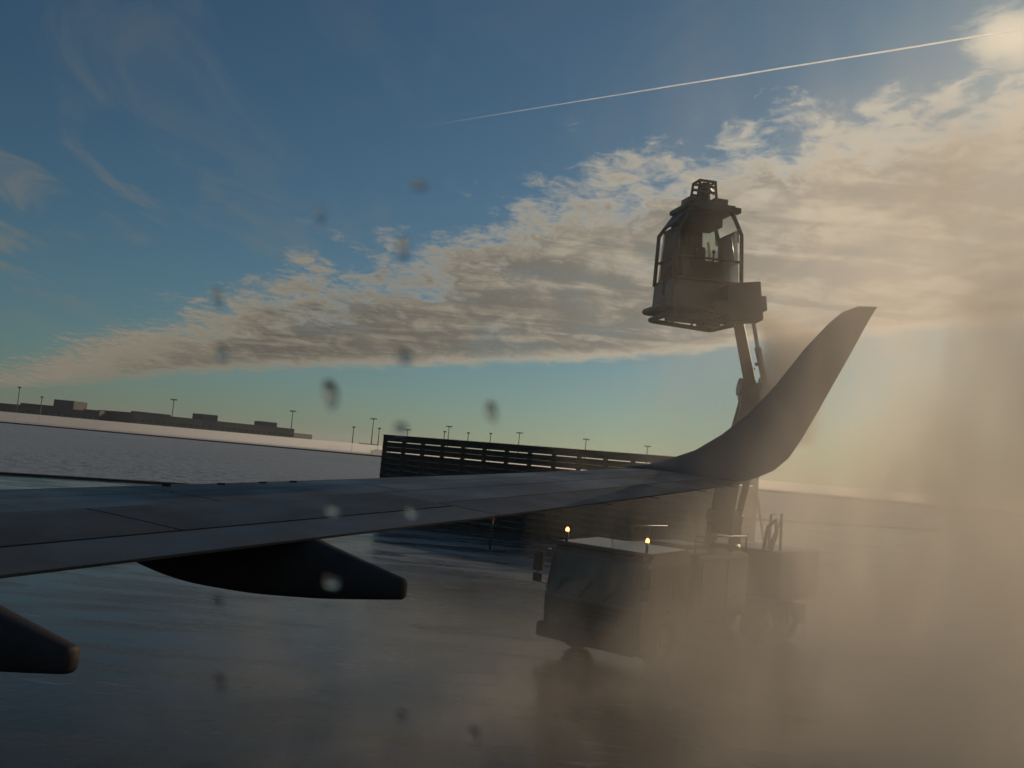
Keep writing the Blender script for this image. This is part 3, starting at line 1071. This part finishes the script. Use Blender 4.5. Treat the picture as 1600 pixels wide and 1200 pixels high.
# bumper tubes round the floor
bt = MB()
def ringpts(k, z, dz=0.):
    pts = []
    for a_, c_ in ((-1, -1), (1, -1), (1, 1), (-1, 1)):
        for da in (-.12, .12) if True else (0,):
            pts.append((a_, c_))
    return pts
def rrect(hx, hy, z, r_, tilt=0., n=5):
    pts = []
    for (sx, sy), a0 in (((1, 1), 0), ((-1, 1), 90), ((-1, -1), 180), ((1, -1), 270)):
        for i in range(n):
            a_ = R(a0 + 90 * i / (n - 1))
            x = sx * (hx - r_) + r_ * math.cos(a_); y = sy * (hy - r_) + r_ * math.sin(a_)
            pts.append((x - .1, y, z + tilt * x))
    return pts + [pts[0]]
bt.tube(rrect(.92, .84, .02, .16, -.03), .060, 10)
bt.build('bumper_tube', M_bsk, bo)
bt = MB()
bt.tube(rrect(.80, .74, -.17, .14, -.05), .05, 10)
for sx in (-.75, -.3, .2, .58):
    for sy in (-.75, .75):
        bt.tube([(sx, sy, .05), (sx, sy * .95, -.17)], .028, 6)
bt.build('bumper_tube', M_bsk, bo)
MB().box((-.02, 0, -.08), (1.1, 1.1, .1), bev=.02).build('floor_beam', M_bsk, bo)
MB().box((.20, -.3, -.16), (.42, .5, .20), bev=.03).build('heater_box', M_bsk, bo)
# hose loop on the left
MB().tube([(-.86, -.45, .02), (-1.0, -.47, .30), (-.98, -.45, .62), (-.86, -.42, .86), (-.80, -.4, .95)], .035, 8).build('hose', M_hose, bo)
MB().box((-.98, -.35, .20), (.14, .3, .18), bev=.02).build('nozzle_mount', M_bsk, bo)
# equipment on the roof: spray turret frame with round openings
rt = MB()
rt.box((.06, 0, 2.32), (.84, .8, .14), bev=.03)
rt.box((.40, 0, 2.42), (.36, .5, .20), bev=.03)
rt.box((.62, -.1, 2.33), (.26, .4, .12), bev=.02)
rt.box((-.30, 0, 2.40), (.24, .5, .16), bev=.03)
rto = rt.build('roof_equipment', M_bsk, bo)
tf = MB()
for sx, tx in ((-.20, -.14), (.30, .24), (.05, .05)):
    for sy in (-.22, .22):
        tf.tube([(sx, sy, 2.38), (tx, sy, 2.86)], .035, 8)
for zz_, a_, c_ in ((2.86, -.16, .26), (2.62, -.19, .29), (2.74, -.17, .27)):
    for sy in (-.22, .22):
        tf.tube([(a_, sy, zz_), (c_, sy, zz_)], .030, 8)
for x_ in (-.15, .25):
    tf.tube([(x_, -.22, 2.86), (x_, .22, 2.86)], .03, 8)
tf.build('nozzle_frame', M_bsk, rto if False else bo)
MB().box((.05, 0, 2.64), (.20, .3, .42), bev=.03).build('nozzle_motor', M_bsk, bo)
MB().tube([(.05, 0, 2.80), (.30, .3, 2.84), (.55, .6, 2.80)], [.05, .04, .03], 10).build('spray_nozzle', M_bsk, bo)
MB().box((.68, -.45, 2.24), (.22, .2, .12), bev=.02).build('work_light', M_trim, bo)
# levelling joint between the cab and the boom
jm = MB()
jb = TL(atD(1160, 474, 19.5))
Mj = (Mti @ (Matrix.Rotation(R(-8), 4, d0) @ Matrix((r0, d0, Vector((0, 0, 1)))).transposed().to_4x4())).to_3x3()
jm.box(jb, (.70, .5, .80), Mj, bev=.04)
jm.box(jb + Mj @ Vector((.40, 0, -.05)), (.10, .4, .3), Mj, bev=.02)
jm.box(jb + Mj @ Vector((-.35, 0, -.1)), (.5, .45, .30), Mj, bev=.03)
jm.build('levelling_joint', M_boom, truck)

# ------------------------------------------------------------------ spray, mist, haze
def vol_mat(name, dens_fn, col=(1, 1, 1), g=.5, absorb=None):
    m_ = bpy.data.materials.new(name)
    m_.use_nodes = True
    t = NT(m_.node_tree)
    m_.node_tree.nodes.remove(m_.node_tree.nodes['Principled BSDF'])
    o = m_.node_tree.nodes['Material Output']
    v = t.n('ShaderNodeVolumePrincipled')
    v.inputs['Color'].default_value = col + (1,)
    v.inputs['Anisotropy'].default_value = g
    t.put(v.inputs['Density'], dens_fn(t))
    t.put(o.inputs['Volume'], v.outputs[0])
    return m_

def mist_density(t):
    P = t.n('ShaderNodeNewGeometry').outputs['Position']
    u = t.v('DOT_PRODUCT', P, r0)
    w = t.v('DOT_PRODUCT', P, d0)
    z = t.v('DOT_PRODUCT', P, (0., 0., 1.))
    n1 = t.noise(t.v('MULTIPLY', P, (1., 1., .6)), .22, 4., .6, .6)
    n2_ = t.noise(t.v('MULTIPLY', P, (1., 1., .5)), .50, 3., .6, .5)
    tot = None
    # centre (across, away, up), radii, peak density per metre
    for (cx, cy, cz_), (rx, ry, rz), pk in (
            ((12.0, 26., .5), (7.5, 6., 8.0), .20),
            ((8.0, 11.0, -.5), (5.6, 6.2, 4.6), .18),
            ((4.0, 15.0, -1.), (5.2, 6.5, 4.8), .07),
            ((7.2, 9.5, 4.2), (5.4, 5.2, 6.4), .22),
            ((13.0, 25., 0.), (7.0, 7., 6.5), .13),
            ((10.5, 16., 4.5), (10.0, 11., 12.), .055),
            ((0.5, 13.0, -1.5), (6.0, 8., 4.4), .11)):
        a = t.m('DIVIDE', t.m('SUBTRACT', u, cx), rx)
        b_ = t.m('DIVIDE', t.m('SUBTRACT', w, cy), ry)
        c = t.m('DIVIDE', t.m('SUBTRACT', z, cz_), rz)
        r2 = t.m('SQRT', t.m('ADD', t.m('ADD', t.m('MULTIPLY', a, a), t.m('MULTIPLY', b_, b_)), t.m('MULTIPLY', c, c)))
        r2 = t.m('ADD', r2, t.m('MULTIPLY', t.m('SUBTRACT', n1, .5), 1.3))
        f = t.ss(r2, .35, 1.05, pk, 0.)
        tot = f if tot is None else t.m('ADD', tot, f)
    return t.m('MULTIPLY', tot, t.ss(n2_, .42, .60, .15, 1.9))
M_mist = vol_mat('deicing_mist', mist_density, (.98, .94, .885), .47)
mb_ = MB()
Mbx = Matrix((r0, d0, Vector((0, 0, 1)))).transposed()
cc = wc(8.5, 18.5, 8.1)
mb_.box(cc, (29.5, 31, 16.1), Mbx)
mist = mb_.build('mist', M_mist)
tag(mist, 'brown sunlit cloud of de-icing mist over the truck and winglet', 'mist', kind='stuff')

# fan of spray thrown down from the operator cab
def spray_density(t):
    P = t.n('ShaderNodeNewGeometry').outputs['Position']
    return t.m('MULTIPLY', t.ss(t.noise(P, .8, 3., .5), .25, .7, .6, 1.2), 1.5)
M_spray = vol_mat('spray_fan', spray_density, (.82, .77, .70), .4)
s0 = atD(1192, 484, 21.0); s1 = atD(1192, 630, 21.2)
s2 = atD(1292, 536, 22.5); s3 = atD(1250, 700, 22.0)
b = MB()
secs = []
for a, c_, th in ((s0, s1, .8), (s2, s3, 2.2)):
    secs.append([a - d0 * th / 2, a + d0 * th / 2, c_ + d0 * th / 2, c_ - d0 * th / 2])
b.loft(secs, smooth=False)
tag(b.build('spray_fan', M_spray), 'pale fan of sprayed fluid beside the raised operator cab', 'spray', kind='stuff')

# low drifting snow and fog on the far field
def fog_density(t):
    return t.m('ADD', 0., .014)
M_fog = vol_mat('ground_fog', fog_density, (.98, .97, .96), .6)
b = MB()
p = onf(500, 190)
b.box((p.x, p.y, 2.7), (2000, 260, 4.6), Matrix.Rotation(math.atan2(dirF.y, dirF.x), 3, 'Z'))
tag(b.build('drifting_snow_haze', M_fog), 'bright low band of drifting snow in front of the terminal', 'snow haze', kind='stuff')

M_haze = vol_mat('air_haze', lambda t: t.m('ADD', 0., .00013), (.95, .96, 1.), .5)
b = MB()
hc = wc(0, 2150, 22)
b.box(hc, (7100, 6200, 46), Mbx)
tag(b.build('haze', M_haze), kind='stuff')

# ------------------------------------------------------------------ contrail, high above the haze
def azel_pt(a_, e_, H):
    d_ = (d0 * math.cos(R(a_)) + r0 * math.sin(R(a_)))
    return CAM + d_ * (H / math.tan(R(e_))) + Vector((0, 0, H))
H = 8000
A = azel_pt(27.31, 24.43, H); B = azel_pt(-1.49, 20.23, H)
m_ = bpy.data.materials.new('contrail')
m_.use_nodes = True
t = NT(m_.node_tree)
m_.node_tree.nodes.remove(m_.node_tree.nodes['Principled BSDF'])
o_ = m_.node_tree.nodes['Material Output']
P = t.n('ShaderNodeNewGeometry').outputs['Position']
dn = (B - A)
Lc = dn.length
dn = dn.normalized()
sp = t.m('DIVIDE', t.v('DOT_PRODUCT', t.v('SUBTRACT', P, tuple(A)), tuple(dn)), Lc)   # 0 at the right edge of the view, 1 at mid view
fade = t.ss(sp, .1, 1.35, .55, 0.)
fade = t.m('MULTIPLY', fade, t.ss(t.noise(P, .002, 3.), .2, .8, .75, 1.15))
trp = t.n('ShaderNodeBsdfTransparent')
tl = t.n('ShaderNodeBsdfTranslucent'); tl.inputs[0].default_value = (1, 1, 1, 1)
df = t.n('ShaderNodeBsdfDiffuse'); df.inputs[0].default_value = (.9, .9, .9, 1)
ad = t.n('ShaderNodeAddShader')
t.put(ad.inputs[0], tl.outputs[0]); t.put(ad.inputs[1], df.outputs[0])
mx = t.n('ShaderNodeMixShader')
t.put(mx.inputs[0], fade); t.put(mx.inputs[1], trp.outputs[0]); t.put(mx.inputs[2], ad.outputs[0])
t.put(o_.inputs[0], mx.outputs[0])
b = MB()
pts = []; rs = []
for i in range(40):
    s_ = -.6 + 2.6 * i / 39
    pp = A + (B - A) * s_
    pts.append(pp + Vector((0, 0, 8 * mnoise.noise(Vector((s_ * 9, 0, 0))))))
    rs.append(17 - 4 * s_ + 3 * mnoise.noise(Vector((s_ * 20, 5, 0))))
b.tube(pts, rs, 10)
tag(b.build('contrail', m_), 'thin white aircraft contrail crossing the blue sky to the upper right', 'contrail')

# ------------------------------------------------------------------ drops on the cabin window
m_ = bpy.data.materials.new('fluid_drop')
m_.use_nodes = True
pb_ = m_.node_tree.nodes['Principled BSDF']
pb_.inputs['Transmission Weight'].default_value = 1.
pb_.inputs['Roughness'].default_value = .05
pb_.inputs['IOR'].default_value = 1.36
M_drop = m_
DW = .30
win = [(517, 617, 1.3, 2.4, 'darkest drop on the window, in the clear sky left of the fence end'),
       (626, 669, 1.2, 1.0, 'small dark round drop just above the left end of the fence'),
       (768, 643, .9, 2.0, 'faint long drop above the fence right of the dark ones'),
       (520, 796, 1.1, 1.3, 'bright drop over the wing spoilers'),
       (643, 800, .9, 1.0, 'dimmer bright drop over the wing trailing edge'),
       (518, 909, 1.3, 1.1, 'bright drop over the flap track fairing'),
       (341, 940, .8, 1.5, 'dark drop over the wet apron below the fairing'),
       (342, 1067, 1.0, 1.6, 'dark drop low over the wet apron at left'),
       (655, 290, 1.4, .9, 'pale drop on the window high in the blue sky'),
       (630, 390, .9, 2.0, 'faint upright drop over the upper edge of the cloud'),
       (500, 335, .7, 1.8, 'faint upright drop in the blue sky left of the cloud'),
       (347, 553, .9, 1.6, 'pale drop over the left part of the cloud'),
       (632, 557, 1.4, 1.2, 'pale drop over the lower edge of the cloud'),
       (340, 465, .7, 1.7, 'faint upright drop at the left tip of the bright cloud edge'),
       (742, 1150, .8, 1.6, 'dark drop near the bottom left of the truck reflection'),
       (627, 1120, .7, 1.1, 'faint drop near the bottom under the fairing tail')]
random.seed(3)
for (px, py, sx, sy, lab) in win:
    c = CAM + ray(px, py) * (DW / ray(px, py).dot(Fv))
    bb = MB()
    k = .0019
    n = 14
    rings = []
    s1_, s2_ = random.random() * 9, random.random() * 9
    # a shallow bead with an uneven outline, flat towards the viewer
    b_ = bb.b
    top = b_.verts.new((0, 0, .55 * k * min(sx, sy)))
    prev = None
    for rr_, hz in ((.35, .5), (.65, .36), (.88, .18), (1., 0.)):
        ring = []
        for j in range(n):
            a_ = 2 * math.pi * j / n
            rad = rr_ * (1 + .28 * mnoise.noise(Vector((math.cos(a_) + s1_, math.sin(a_) + s2_, 0))))
            ring.append(b_.verts.new((rad * sx * k * math.cos(a_) + .25 * k * math.sin(a_) * sx, rad * sy * k * math.sin(a_), hz * k * min(sx, sy))))
        if prev is None:
            for j in range(n):
                b_.faces.new((top, ring[j], ring[(j + 1) % n])).smooth = True
        else:
            for j in range(n):
                b_.faces.new((prev[j], ring[j], ring[(j + 1) % n], prev[(j + 1) % n])).smooth = True
        prev = ring
    b_.faces.new(prev[::-1])
    Mw = Matrix((Rv, Uv, -Fv)).transposed().to_4x4()
    Mw.translation = c
    o = bb.build('fluid_drop', M_drop)
    o.matrix_world = Mw @ Matrix.Rotation(math.pi, 4, 'Y')
    tag(o, lab, 'drop', 'drops of fluid on the cabin window')
